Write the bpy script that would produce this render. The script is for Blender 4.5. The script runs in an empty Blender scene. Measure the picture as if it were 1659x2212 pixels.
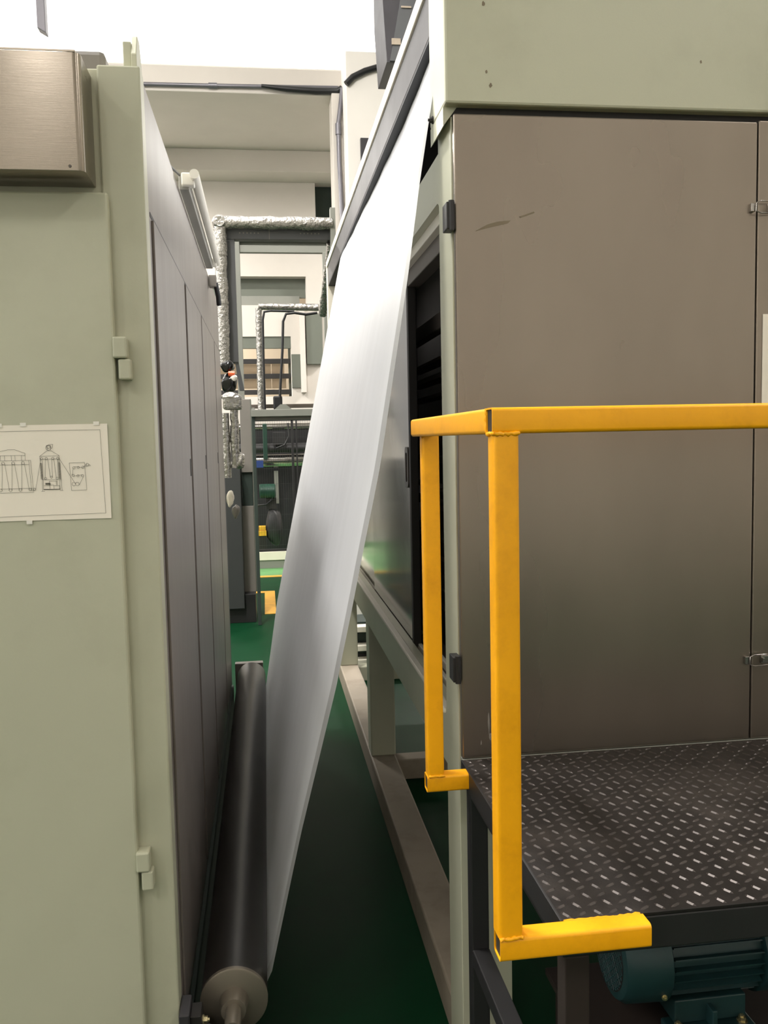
import bpy, bmesh, math, random
from mathutils import Vector, Matrix
random.seed(7)
sc = bpy.context.scene
C = sc.collection

# ------------------------------------------------------------------ camera
EYE = Vector((0.0, 0.0, 1.65))
cam_d = bpy.data.cameras.new('camera')
cam = bpy.data.objects.new('camera', cam_d)
C.objects.link(cam)
cam_d.sensor_fit = 'VERTICAL'
cam_d.sensor_height = 36.0
cam_d.lens = 36.0 * 1900.0 / 2212.0
cam_d.clip_start = 0.05
cam_d.clip_end = 100
R_ = Vector((0.99070698, -0.13437606, -0.02104171))
U_ = Vector((0.03189335, 0.07912092, 0.9963547))
F_ = Vector((0.13222138, 0.98776665, -0.08267135))
m = Matrix.Identity(4)
for i in range(3):
    m[i][0], m[i][1], m[i][2], m[i][3] = R_[i], U_[i], -F_[i], EYE[i]
cam.matrix_world = m
sc.camera = cam

# ------------------------------------------------------------------ world and exposure
w = bpy.data.worlds.new('world')
sc.world = w
w.use_nodes = True
w.node_tree.nodes['Background'].inputs[0].default_value = (0.9, 0.95, 1.0, 1)
w.node_tree.nodes['Background'].inputs[1].default_value = 0.6
sc.view_settings.view_transform = 'Standard'
sc.view_settings.look = 'None'
sc.view_settings.gamma = 1.0
sc.view_settings.use_curve_mapping = False
sc.view_settings.exposure = 0.0
LAMP_W = 130.0          # base power of a ceiling luminaire
PANE_E = 1.7            # daylit frosted clerestory panes
SIDE_E = 4.5            # glow of unseen panels added on the left to brighten the web

# ------------------------------------------------------------------ materials
def srgb(r, g, b):
    f = lambda c: (c / 255 / 12.92) if c / 255 <= 0.04045 else ((c / 255 + 0.055) / 1.055) ** 2.4
    return (f(r), f(g), f(b))

def pmat(name, col, rough=0.5, metal=0.0, var=0.12, scale=3.0, stretch=(1, 1, 1), bump=0.0, bscale=60.0,
         bstretch=None, grime=None, grime_amt=0.0, grime_scale=1.3, rvar=0.08, spec=0.5, bdist=0.002, detail=6):
    mt = bpy.data.materials.new(name)
    mt.use_nodes = True
    nt = mt.node_tree
    n, l = nt.nodes, nt.links
    bs = n['Principled BSDF']
    tc = n.new('ShaderNodeTexCoord')
    mp = n.new('ShaderNodeMapping')
    mp.inputs['Scale'].default_value = stretch
    l.new(tc.outputs['Object'], mp.inputs['Vector'])
    nz = n.new('ShaderNodeTexNoise')
    nz.inputs['Scale'].default_value = scale
    nz.inputs['Detail'].default_value = detail
    nz.inputs['Roughness'].default_value = 0.6
    l.new(mp.outputs['Vector'], nz.inputs['Vector'])
    cr = n.new('ShaderNodeValToRGB')
    lo = tuple(c * (1 - var) for c in col)
    hi = tuple(min(1, c * (1 + var)) for c in col)
    cr.color_ramp.elements[0].position = 0.3
    cr.color_ramp.elements[1].position = 0.7
    cr.color_ramp.elements[0].color = lo + (1,)
    cr.color_ramp.elements[1].color = hi + (1,)
    l.new(nz.outputs['Fac'], cr.inputs['Fac'])
    out = cr.outputs['Color']
    if grime:
        n2 = n.new('ShaderNodeTexNoise')
        n2.inputs['Scale'].default_value = grime_scale
        n2.inputs['Detail'].default_value = 9
        n2.inputs['Roughness'].default_value = 0.68
        l.new(tc.outputs['Object'], n2.inputs['Vector'])
        r2 = n.new('ShaderNodeValToRGB')
        r2.color_ramp.elements[0].position = 0.5
        r2.color_ramp.elements[1].position = 0.75
        r2.color_ramp.elements[0].color = (0, 0, 0, 1)
        r2.color_ramp.elements[1].color = (grime_amt,) * 3 + (1,)
        l.new(n2.outputs['Fac'], r2.inputs['Fac'])
        mx = n.new('ShaderNodeMix')
        mx.data_type = 'RGBA'
        l.new(r2.outputs['Color'], mx.inputs[0])
        l.new(out, mx.inputs[6])
        mx.inputs[7].default_value = grime + (1,)
        out = mx.outputs[2]
    l.new(out, bs.inputs['Base Color'])
    mr = n.new('ShaderNodeMapRange')
    mr.inputs[3].default_value = max(0.02, rough - rvar)
    mr.inputs[4].default_value = min(1, rough + rvar)
    l.new(nz.outputs['Fac'], mr.inputs[0])
    l.new(mr.outputs[0], bs.inputs['Roughness'])
    bs.inputs['Metallic'].default_value = metal
    bs.inputs['Specular IOR Level'].default_value = spec
    if bump:
        m2 = n.new('ShaderNodeMapping')
        m2.inputs['Scale'].default_value = bstretch or (1, 1, 1)
        l.new(tc.outputs['Object'], m2.inputs['Vector'])
        n3 = n.new('ShaderNodeTexNoise')
        n3.inputs['Scale'].default_value = bscale
        n3.inputs['Detail'].default_value = 4
        l.new(m2.outputs['Vector'], n3.inputs['Vector'])
        bp = n.new('ShaderNodeBump')
        bp.inputs['Strength'].default_value = bump
        bp.inputs['Distance'].default_value = bdist
        l.new(n3.outputs['Fac'], bp.inputs['Height'])
        l.new(bp.outputs['Normal'], bs.inputs['Normal'])
    return mt

def emat(name, col, strength):
    mt = bpy.data.materials.new(name)
    mt.use_nodes = True
    nt = mt.node_tree
    bs = nt.nodes['Principled BSDF']
    bs.inputs['Base Color'].default_value = tuple(c * 0.8 for c in col) + (1,)
    bs.inputs['Emission Color'].default_value = col + (1,)
    bs.inputs['Emission Strength'].default_value = strength
    return mt

M = {}
M['green'] = pmat('pale_green_enamel', srgb(186, 186, 164), 0.38, 0, 0.035, 1.2, grime=srgb(140, 138, 115), grime_amt=0.25, grime_scale=2.2, bump=0.06, bscale=220)
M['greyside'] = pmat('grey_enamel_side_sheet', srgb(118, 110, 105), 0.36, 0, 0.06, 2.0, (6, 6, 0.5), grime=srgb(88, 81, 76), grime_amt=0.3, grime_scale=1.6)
M['stain'] = pmat('brushed_stainless_door', srgb(146, 136, 125), 0.28, 0.9, 0.08, 1.3, (2.2, 2.2, 0.8), rvar=0.03, detail=3)
M['stainbox'] = pmat('brushed_stainless_box', srgb(160, 150, 138), 0.3, 0.95, 0.05, 2, (1, 1, 14), bump=0.10, bscale=60, bstretch=(0.4, 0.4, 10))
_nt = M['stainbox'].node_tree
_bs = _nt.nodes['Principled BSDF']
_bs.inputs['Anisotropic'].default_value = 0.85
_bs.inputs['Anisotropic Rotation'].default_value = 0.25
_tg = _nt.nodes.new('ShaderNodeTangent')
_tg.direction_type = 'RADIAL'
_tg.axis = 'Z'
_nt.links.new(_tg.outputs[0], _bs.inputs['Tangent'])
M['polish'] = pmat('polished_stainless', srgb(165, 162, 158), 0.12, 0.95, 0.04, 2, bump=0.02, bscale=8)
M['yellow'] = pmat('yellow_gloss_paint', srgb(250, 174, 14), 0.36, 0, 0.05, 9, bump=0.12, bscale=90, grime=srgb(170, 100, 10), grime_amt=0.35, grime_scale=7, spec=0.4)
M['bare'] = pmat('shaded_tube_steel', srgb(70, 66, 60), 0.6, 0.6)
M['tread'] = pmat('black_tread_plate', srgb(28, 25, 24), 0.45, 0.0, 0.25, 5, bump=0.25, bscale=130, grime=srgb(96, 88, 82), grime_amt=0.3, grime_scale=3.6, spec=0.3)
M['black'] = pmat('black_painted_steel', srgb(30, 29, 30), 0.5, 0.0, 0.15, 6, bump=0.1, bscale=120)
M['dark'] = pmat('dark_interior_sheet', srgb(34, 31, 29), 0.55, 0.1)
M['fin'] = pmat('dull_fin_steel', srgb(96, 88, 80), 0.5, 0.5)
M['beamgrey'] = pmat('grey_scuffed_beam', srgb(50, 48, 52), 0.5, 0, 0.12, 5, grime=srgb(40, 39, 41), grime_amt=0.5, grime_scale=9)
M['beamunder'] = pmat('shaded_beam_underside', srgb(34, 35, 40), 0.6, 0, 0.1, 5)  # darker copy of the beam colour, shade painted on its underside
M['dusty'] = pmat('dusty_brown_enamel', srgb(156, 144, 128), 0.6, 0, 0.08, 3, grime=srgb(118, 104, 90), grime_amt=0.6, grime_scale=5)
M['cream'] = pmat('cream_enamel', srgb(226, 220, 204), 0.4, 0, 0.03, 3)
M['floor'] = pmat('green_epoxy_floor', srgb(6, 54, 29), 0.45, 0, 0.12, 1.5, grime=srgb(16, 40, 26), grime_amt=0.5, grime_scale=2.6, bump=0.04, bscale=20, spec=0.1)
M['floorlit'] = pmat('lit_green_epoxy', srgb(96, 150, 92), 0.35, 0, 0.1, 1.5)  # floor green lightened to stand for lit floor
M['floorline'] = pmat('yellow_floor_paint', srgb(214, 160, 60), 0.5, 0, 0.1, 8, grime=srgb(120, 84, 30), grime_amt=0.5, grime_scale=6)
M['wall'] = pmat('white_plaster', srgb(230, 225, 218), 0.8, 0, 0.04, 0.7)
M['concrete'] = pmat('warm_grey_plaster', srgb(205, 198, 190), 0.85, 0, 0.05, 0.9, bump=0.1, bscale=40)
M['wallgreen'] = pmat('grey_green_paint', srgb(100, 104, 94), 0.6, 0, 0.05, 2)
M['framegrey'] = pmat('grey_green_steel', srgb(128, 129, 121), 0.5, 0, 0.05, 3)
M['tray'] = pmat('charcoal_cable_tray', srgb(76, 77, 79), 0.5, 0.1, 0.06, 3)
M['foil'] = pmat('crumpled_aluminium_foil', srgb(164, 161, 156), 0.27, 0.8, 0.12, 18, bump=1.0, bscale=42, bdist=0.012)
M['bag'] = pmat('black_plastic_wrap', srgb(16, 16, 18), 0.18, 0, 0.2, 12, bump=0.9, bscale=30)
M['orange'] = pmat('orange_handle_paint', srgb(236, 108, 64), 0.4)
M['rubber'] = pmat('black_cable_rubber', srgb(22, 22, 24), 0.45)
M['conduit'] = pmat('grey_conduit', srgb(112, 110, 116), 0.35, 0.4, 0.1, 4)
M['paper'] = pmat('white_paper', srgb(240, 232, 218), 0.85, 0, 0.02, 3)
M['ink'] = pmat('grey_print_ink', srgb(92, 90, 78), 0.9, 0, 0.05, 30)
M['motor'] = pmat('teal_motor_enamel', srgb(26, 56, 58), 0.45, 0, 0.12, 6, grime=srgb(22, 34, 33), grime_amt=0.5, grime_scale=7)
M['bolt'] = pmat('zinc_bolt', srgb(190, 178, 140), 0.28, 0.9)
M['rubroll'] = pmat('dark_rubber_roller', srgb(30, 27, 24), 0.33, 0.1, 0.1, 3)
M['disc'] = pmat('dull_steel_disc', srgb(128, 120, 108), 0.42, 0.6, 0.06, 5)
M['white'] = pmat('white_plastic', srgb(232, 228, 218), 0.4, 0, 0.02, 3)
M['lampgrey'] = pmat('grey_lamp_housing', srgb(150, 148, 142), 0.45, 0.2)
M['blue'] = pmat('blue_sign_paint', srgb(26, 54, 112), 0.5, 0, 0.08, 8)
M['greenmotor'] = pmat('green_motor_paint', srgb(14, 56, 42), 0.45, 0, 0.1, 8)
M['redyel'] = pmat('yellow_crate_plastic', srgb(220, 170, 40), 0.5, 0, 0.15, 8)
M['red'] = pmat('red_crate_plastic', srgb(220, 84, 50), 0.5)
M['brown'] = pmat('rusty_brown_steel', srgb(38, 28, 23), 0.7, 0.1, 0.2, 6)
M['warm'] = pmat('warm_cream_board', srgb(240, 222, 196), 0.7, 0, 0.03, 2)
M['dgreen'] = pmat('dark_green_paint', srgb(44, 56, 50), 0.7, 0, 0.06, 3)
M['handle'] = pmat('recess_shadow_steel', srgb(86, 82, 78), 0.35, 0.8)
M['cabgrey'] = pmat('grey_cabinet_enamel', srgb(124, 119, 113), 0.45, 0, 0.04, 3)
M['cabdark'] = pmat('charcoal_cabinet_enamel', srgb(54, 56, 56), 0.5, 0, 0.06, 3)
M['scratch'] = pmat('olive_scrape', srgb(120, 108, 88), 0.6)
M['pane'] = emat('daylit_frosted_pane', (1.0, 0.985, 0.965), PANE_E)
M['sideglow'] = emat('added_side_glow', (1.0, 0.985, 0.965), SIDE_E)
M['lug'] = pmat('worn_tread_lug', srgb(66, 60, 57), 0.36, 0.5, 0.3, 30)
M['lampglow'] = emat('lamp_diffuser', (1.0, 0.96, 0.9), 6.0)

def film_mat(name, tint, trans, gloss):
    mt = bpy.data.materials.new(name)
    mt.use_nodes = True
    nt = mt.node_tree
    n, l = nt.nodes, nt.links
    bs = n['Principled BSDF']
    out = n['Material Output']
    tc = n.new('ShaderNodeTexCoord')
    mp = n.new('ShaderNodeMapping')
    mp.inputs['Scale'].default_value = (0.25, 7.0, 0.12)
    l.new(tc.outputs['Object'], mp.inputs['Vector'])
    nz = n.new('ShaderNodeTexNoise')
    nz.inputs['Scale'].default_value = 2.0
    nz.inputs['Detail'].default_value = 5
    l.new(mp.outputs['Vector'], nz.inputs['Vector'])
    cr = n.new('ShaderNodeValToRGB')
    cr.color_ramp.elements[0].position = 0.35
    cr.color_ramp.elements[1].position = 0.65
    cr.color_ramp.elements[0].color = tuple(c * 0.965 for c in tint) + (1,)
    cr.color_ramp.elements[1].color = tuple(tint) + (1,)
    l.new(nz.outputs['Fac'], cr.inputs['Fac'])
    l.new(cr.outputs['Color'], bs.inputs['Base Color'])
    bs.inputs['Roughness'].default_value = gloss
    tr = n.new('ShaderNodeBsdfTranslucent')
    l.new(cr.outputs['Color'], tr.inputs['Color'])
    mx = n.new('ShaderNodeMixShader')
    mx.inputs[0].default_value = trans
    l.new(bs.outputs[0], mx.inputs[1])
    l.new(tr.outputs[0], mx.inputs[2])
    l.new(mx.outputs[0], out.inputs['Surface'])
    return mt
M['film'] = film_mat('white_nonwoven_web', (0.91, 0.93, 0.965), 0.25, 0.4)
M['selv'] = film_mat('thin_web_edge', (0.62, 0.63, 0.64), 0.35, 0.35)

# ------------------------------------------------------------------ helpers
def link(name, me, mat, parent=None):
    o = bpy.data.objects.new(name, me)
    if mat is not None:
        me.materials.append(M[mat] if isinstance(mat, str) else mat)
    C.objects.link(o)
    if parent is not None:
        o.parent = parent
        if parent.parent is None:
            o.matrix_parent_inverse = Matrix.Translation(-parent.location)
    return o

def thing(name, label, cat, loc=(0, 0, 0), group=None):
    o = bpy.data.objects.new(name, None)
    o.location = loc
    o.empty_display_size = 0.05
    C.objects.link(o)
    return tag(o, label, cat, group)

def tag(o, label=None, cat=None, group=None, kind=None):
    if label: o['label'] = label
    if cat: o['category'] = cat
    if group: o['group'] = group
    if kind: o['kind'] = kind
    return o

def bm_obj(name, bm, mat, parent=None, smooth=False):
    bmesh.ops.recalc_face_normals(bm, faces=bm.faces[:])
    me = bpy.data.meshes.new(name)
    bm.to_mesh(me)
    bm.free()
    if smooth:
        for p in me.polygons:
            p.use_smooth = True
    return link(name, me, mat, parent)

def add_box(bm, x, y, z, bev=0.0, seg=2):
    vs = [bm.verts.new((a, b, c)) for a in x for b in y for c in z]
    f = []
    for q in ((0, 1, 3, 2), (4, 6, 7, 5), (0, 4, 5, 1), (2, 3, 7, 6), (0, 2, 6, 4), (1, 5, 7, 3)):
        f.append(bm.faces.new([vs[i] for i in q]))
    if bev:
        es = list({e for k in f for e in k.edges})
        bmesh.ops.bevel(bm, geom=es, offset=bev, segments=seg, affect='EDGES', profile=0.5)

def box(name, x, y, z, mat, parent=None, bev=0.002):
    bm = bmesh.new()
    add_box(bm, x, y, z, bev)
    return bm_obj(name, bm, mat, parent)

AX = {'X': (1, 2, 0), 'Y': (0, 2, 1), 'Z': (0, 1, 2)}
def prism(name, pts, axis, a, b, mat, parent=None, bev=0.0, smooth=False):
    """polygon given in the two other axes, extruded along AXIS from a to b"""
    i, j, k = AX[axis]
    bm = bmesh.new()
    rings = []
    for t in (a, b):
        r = []
        for p in pts:
            v = [0, 0, 0]
            v[i], v[j], v[k] = p[0], p[1], t
            r.append(bm.verts.new(v))
        rings.append(r)
    bm.faces.new(rings[0])
    bm.faces.new(rings[1])
    n = len(pts)
    for q in range(n):
        bm.faces.new((rings[0][q], rings[0][(q + 1) % n], rings[1][(q + 1) % n], rings[1][q]))
    if bev:
        bmesh.ops.bevel(bm, geom=bm.edges[:], offset=bev, segments=2, affect='EDGES', profile=0.5)
    return bm_obj(name, bm, mat, parent, smooth)

def add_tube(bm, path, r, seg=12, jitter=0.0, cap=True):
    path = [Vector(p) for p in path]
    prev = None
    rings = []
    ref = None
    for i, p in enumerate(path):
        d = (path[min(i + 1, len(path) - 1)] - path[max(i - 1, 0)]).normalized()
        if ref is None:
            ref = d.orthogonal().normalized()
        u = (ref - d * ref.dot(d)).normalized()
        ref = u
        v = d.cross(u)
        rr = r[i] if isinstance(r, (list, tuple)) else r
        ring = []
        for k in range(seg):
            a = 2 * math.pi * k / seg
            q = rr * (1 + random.uniform(-jitter, jitter))
            ring.append(bm.verts.new(p + u * math.cos(a) * q + v * math.sin(a) * q))
        rings.append(ring)
    for a, b in zip(rings, rings[1:]):
        for k in range(seg):
            bm.faces.new((a[k], a[(k + 1) % seg], b[(k + 1) % seg], b[k]))
    if cap:
        bm.faces.new(rings[0])
        bm.faces.new(rings[-1])

def tube(name, path, r, mat, parent=None, seg=12, jitter=0.0, smooth=True):
    bm = bmesh.new()
    add_tube(bm, path, r, seg, jitter)
    o = bm_obj(name, bm, mat, parent, smooth)
    if smooth:
        try:
            o.data.set_sharp_from_angle(angle=math.radians(50))
        except Exception:
            pass
    return o

def arc(c, r, a0, a1, n, plane):
    """points of an arc in the plane given by two axis indices"""
    out = []
    for i in range(n + 1):
        a = math.radians(a0 + (a1 - a0) * i / n)
        p = list(c)
        p[plane[0]] += r * math.cos(a)
        p[plane[1]] += r * math.sin(a)
        out.append(tuple(p))
    return out

def lathe(name, prof, c, axis, mat, parent=None, seg=32):
    """profile of (position along axis, radius) turned about AXIS through C"""
    i, j, k = AX[axis]
    bm = bmesh.new()
    rings = []
    for t, r in prof:
        ring = []
        for s in range(seg):
            a = 2 * math.pi * s / seg
            v = [0, 0, 0]
            v[i] = c[i] + r * math.cos(a)
            v[j] = c[j] + r * math.sin(a)
            v[k] = t
            ring.append(bm.verts.new(v))
        rings.append(ring)
    for a, b in zip(rings, rings[1:]):
        for s in range(seg):
            bm.faces.new((a[s], a[(s + 1) % seg], b[(s + 1) % seg], b[s]))
    bm.faces.new(rings[0])
    bm.faces.new(rings[-1])
    o = bm_obj(name, bm, mat, parent, True)
    try:
        o.data.set_sharp_from_angle(angle=math.radians(35))
    except Exception:
        pass
    return o

def rrect(x0, x1, y0, y1, r, n=6):
    pts = []
    for cx, cy, a in ((x1 - r, y1 - r, 0), (x0 + r, y1 - r, 90), (x0 + r, y0 + r, 180), (x1 - r, y0 + r, 270)):
        for i in range(n + 1):
            t = math.radians(a + 90 * i / n)
            pts.append((cx + r * math.cos(t), cy + r * math.sin(t)))
    return pts

def holed(name, outer, holes, axis, a, b, mat, parent=None):
    """flat plate with holes, extruded along AXIS; outlines in the two other axes"""
    i, j, k = AX[axis]
    bm = bmesh.new()
    loops = [outer] + holes
    faces_rings = []
    for t in (a, b):
        edges = []
        rings = []
        for lp in loops:
            vs = []
            for p in lp:
                v = [0, 0, 0]
                v[i], v[j], v[k] = p[0], p[1], t
                vs.append(bm.verts.new(v))
            for q in range(len(vs)):
                edges.append(bm.edges.new((vs[q], vs[(q + 1) % len(vs)])))
            rings.append(vs)
        bmesh.ops.triangle_fill(bm, use_beauty=True, use_dissolve=False, edges=edges)
        faces_rings.append(rings)
    for r0, r1 in zip(*faces_rings):
        for q in range(len(r0)):
            bm.faces.new((r0[q], r0[(q + 1) % len(r0)], r1[(q + 1) % len(r0)], r1[q]))
    return bm_obj(name, bm, mat, parent)

def sqtube(name, axis, a, b, c, wid, mat, parent=None, rad=0.006, wall=0.0025):
    """hollow square tube with rounded corners along AXIS; C is its centre in the two other axes"""
    i, j, k = AX[axis]
    wx, wy = (wid, wid) if not isinstance(wid, (tuple, list)) else wid
    outer = rrect(c[0] - wx / 2, c[0] + wx / 2, c[1] - wy / 2, c[1] + wy / 2, rad, 4)
    inner = rrect(c[0] - wx / 2 + wall, c[0] + wx / 2 - wall, c[1] - wy / 2 + wall, c[1] + wy / 2 - wall, max(rad - wall, 0.001), 4)
    bm = bmesh.new()
    def ring(ps, t):
        r = []
        for p in ps:
            v = [0, 0, 0]
            v[i], v[j], v[k] = p[0], p[1], t
            r.append(bm.verts.new(v))
        return r
    o0, o1, i0, i1 = ring(outer, a), ring(outer, b), ring(inner, a), ring(inner, b)
    n = len(outer)
    for q in range(n):
        w2 = (q + 1) % n
        bm.faces.new((o0[q], o0[w2], o1[w2], o1[q]))
        bm.faces.new((i0[q], i1[q], i1[w2], i0[w2]))
        bm.faces.new((o0[q], i0[q], i0[w2], o0[w2]))
        bm.faces.new((o1[q], o1[w2], i1[w2], i1[q]))
    o = bm_obj(name, bm, mat, parent, True)
    try:
        o.data.set_sharp_from_angle(angle=math.radians(40))
    except Exception:
        pass
    return o

def hexbolt(name, c, axis, sgn, r, mat, parent):
    """washer, hexagon head and stub seen end on"""
    i, j, k = AX[axis]
    bm = bmesh.new()
    for t0, t1, rad, seg in ((0, 0.003, r * 1.35, 16), (0.003, 0.003 + r * 0.9, r, 6), (0.003 + r * 0.9, 0.003 + r * 1.4, r * 0.5, 10)):
        p0, p1 = list(c), list(c)
        p0[k] += sgn * t0
        p1[k] += sgn * t1
        add_tube(bm, [p0, p1], rad, seg)
    return bm_obj(name, bm, mat, parent)

def struct(o, label=None):
    o['kind'] = 'structure'
    if label: o['label'] = label
    return o

# ------------------------------------------------------------------ the hall
fl = struct(box('floor', (-9, 9), (-7, 19), (-0.2, 0.0), 'floor', bev=0))
box('light_on_floor', (-0.9, 0.6), (10.83, 14.2), (0.0, 0.004), 'floorlit', fl, 0)  # paler sheet puts the light on the far floor into colour
box('painted_line', (-0.9, 0.6), (10.72, 10.83), (0.0, 0.005), 'floorline', fl, 0)
box('painted_line', (-0.048, 0.062), (8.40, 9.70), (0.0, 0.005), 'floorline', fl, 0)
box('painted_line', (-0.16, -0.048), (9.60, 9.70), (0.0, 0.005), 'floorline', fl, 0)
struct(box('wall_left', (-9.2, -9), (-7, 19), (0, 9), 'wall', bev=0))
struct(box('wall_right', (9, 9.2), (-7, 19), (0, 9), 'wall', bev=0))
struct(box('wall_front', (-9, 9), (-7.2, -7), (0, 9), 'wall', bev=0))
struct(box('ceiling', (-9.2, 9.2), (-7.2, 11.2), (9, 9.2), 'wall', bev=0))
# rear bay: lower soffit, two downstand beams, rear wall with openings
struct(box('ceiling', (-9, 9), (11.3, 19), (5.93, 6.09), 'concrete', bev=0), 'flat grey soffit of the low rear bay')
struct(box('trim_1', (-9, 9), (11.0, 11.3), (5.80, 6.10), 'concrete', bev=0.01), 'white downstand beam under the bright clerestory')
struct(box('trim_2', (-9, 9), (13.45, 14.0), (5.62, 5.93), 'concrete', bev=0.01), 'second downstand beam deeper in the rear bay')
wb = struct(holed('wall_back', [(-9, 0.0), (9, 0.0), (9, 5.93), (-9, 5.93)],
    [[(-1.2, 2.35), (0.46, 2.35), (0.46, 3.28), (-1.2, 3.28)],
     [(-1.2, 3.76), (0.72, 3.76), (0.72, 4.2), (-1.2, 4.2)],
     [(0.9, 5.0), (1.17, 5.0), (1.17, 5.62), (0.9, 5.62)]], 'Y', 14.0, 14.25, 'concrete'))
struct(box('wall_far', (-9, 9), (18.8, 19), (0, 6), 'warm', bev=0))
box('recess_board', (-1.2, 0.72), (14.20, 14.24), (3.9, 4.2), 'wallgreen', wb, 0)
box('recess_rail', (-1.2, 0.62), (14.12, 14.2), (3.76, 3.92), 'framegrey', wb, 0.003)
box('opening_lintel', (-1.2, 0.46), (14.02, 14.1), (3.10, 3.28), 'wallgreen', wb, 0.003)
box('dark_hatch', (0.9, 1.17), (14.2, 14.24), (5.0, 5.62), 'dgreen', wb, 0)
box('green_panel', (0.46, 0.61), (13.96, 14.0), (2.48, 3.0), 'wallgreen', wb, 0.002)
box('green_panel', (0.70, 0.95), (13.9, 14.0), (2.84, 3.62), 'wallgreen', wb, 0.002)
box('wall_strip', (0.60, 0.68), (13.86, 14.0), (2.4, 3.7), 'concrete', wb, 0.004)
# clerestory above the first beam
wn = struct(thing('window_1', 'bright frosted clerestory glazing above the white beam', None, (0, 11.1, 6.1)))
x = -9.0
while x < 8.9:
    box('pane', (x + 0.002, x + 2.248), (11.09, 11.12), (6.13, 8.97), 'pane', wn, 0)
    x += 2.25
box('sill', (-9, 9), (11.05, 11.2), (6.10, 6.13), 'wall', wn, 0.004)
box('head', (-9, 9), (11.05, 11.2), (8.97, 9.0), 'wall', wn, 0.004)
wn2 = struct(thing('side_glow_panel', 'tall glowing panels added on the left hall wall to light the web', None, (-9, 4, 3)))  # added light source out of view, brightens the top of the web
for i in range(7):
    y0 = -3.0 + i * 2.0
    box('pane', (-8.99, -8.97), (y0 + 0.04, y0 + 1.96), (3.6, 8.2), 'sideglow', wn2, 0)
    box('mullion', (-9.0, -8.95), (y0 - 0.04, y0 + 0.04), (3.6, 8.2), 'white', wn2, 0.004)
box('sill', (-9.0, -8.9), (-3.1, 11.0), (3.5, 3.6), 'white', wn2, 0.004)
# pillar at the hall edge
pl = struct(thing('trim_3', 'white plastered pillar with a small grey box', None, (1.6, 10.8, 0)))
box('shaft', (1.06, 2.2), (10.45, 11.0), (0, 6.1), 'wall', pl, 0.01)
box('inner_pilaster', (0.93, 1.06), (10.9, 11.3), (0, 5.8), 'concrete', pl, 0.01)
box('wall_box', (1.21, 1.33), (10.40, 10.45), (4.66, 5.12), 'beamgrey', pl, 0.004)

# ceiling luminaires of the hall
k = 0
for (lx, ly, lw) in ((-2.15, -4.3, 0.6), (-4.8, -3.2, 0.85), (4.6, -3.6, 0.85), (-1.7, 3.2, 3.4), (4.8, 1.0, 0.8), (-0.8, 5.8, 2.8)):
    t = thing('ceiling_luminaire', 'long white ceiling luminaire hung over the machine aisle', 'lamp', (lx, ly, 7.4), 'ceiling luminaires of the hall')
    box('housing', (lx - 0.25, lx + 0.25), (ly - 0.8, ly + 0.8), (7.44, 7.54), 'white', t, 0.01)
    box('diffuser', (lx - 0.22, lx + 0.22), (ly - 0.77, ly + 0.77), (7.42, 7.44), 'lampglow', t, 0)
    for s in (-0.5, 0.5):
        tube('suspension_wire', [(lx, ly + s, 7.54), (lx, ly + s, 9.0)], 0.006, 'conduit', t, 6)
    ld = bpy.data.lights.new('luminaire_light', 'AREA')
    ld.shape = 'RECTANGLE'
    ld.size, ld.size_y = 0.44, 1.54
    ld.energy = LAMP_W * lw
    ld.color = (1.0, 0.97, 0.925)
    lo = bpy.data.objects.new('luminaire_light', ld)
    C.objects.link(lo)
    lo.parent = t
    lo.location = (0, 0, -0.01)

for (lx, ly, lz, e) in ((-3.0, 12.4, 5.5, 380), (4.0, 12.4, 5.5, 380), (-2.5, 16.4, 5.5, 380)):  # lamps added out of view to brighten the rear bay
    t = thing('rear_fill_lamp', 'unseen white lamp added to brighten the rear bay', 'lamp', (lx, ly, lz), 'added fill lamps of the rear bay')
    box('housing', (lx - 0.7, lx + 0.7), (ly - 0.1, ly + 0.1), (lz + 0.03, lz + 0.43), 'white', t, 0.01)
    box('diffuser', (lx - 0.68, lx + 0.68), (ly - 0.08, ly + 0.08), (lz + 0.01, lz + 0.03), 'lampglow', t, 0)
    ld = bpy.data.lights.new('rear_fill_light', 'AREA')
    ld.shape = 'RECTANGLE'
    ld.size, ld.size_y = 1.36, 0.16
    ld.energy = e
    ld.color = (1.0, 0.97, 0.925)
    lo = bpy.data.objects.new('rear_fill_light', ld)
    C.objects.link(lo)
    lo.parent = t

# ------------------------------------------------------------------ dryer cabinet on the left of the aisle
XL = -0.24
lm = thing('dryer_cabinet', 'pale green machine cabinet with grey side sheets along the aisle', 'machine', (-0.9, 3.6, 0))
body = box('body', (-1.6, XL - 0.012), (2.02, 5.25), (0.06, 2.455), 'green', lm, 0.004)
box('plinth', (-1.58, XL - 0.03), (2.06, 5.22), (0.0, 0.06), 'black', lm, 0)
box('corner_post', (-0.33, XL), (2.012, 2.075), (0.02, 2.46), 'green', lm, 0.004)
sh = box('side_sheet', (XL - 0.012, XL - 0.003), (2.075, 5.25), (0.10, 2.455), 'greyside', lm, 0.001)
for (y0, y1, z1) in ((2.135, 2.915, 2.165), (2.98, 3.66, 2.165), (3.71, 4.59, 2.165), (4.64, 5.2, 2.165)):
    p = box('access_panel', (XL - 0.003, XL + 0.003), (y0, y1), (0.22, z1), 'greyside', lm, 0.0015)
    if y0 < 4:
        box('latch_slot', (XL + 0.0025, XL + 0.0045), (y1 - 0.045, y1 - 0.02), (1.545, 1.60), 'black', p, 0)
box('side_seam', (XL - 0.004, XL - 0.002), (2.11, 5.2), (2.168, 2.178), 'dark', lm, 0)
box('bottom_rail', (XL - 0.02, XL + 0.012), (2.05, 5.25), (0.06, 0.20), 'dgreen', lm, 0.003)
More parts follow.
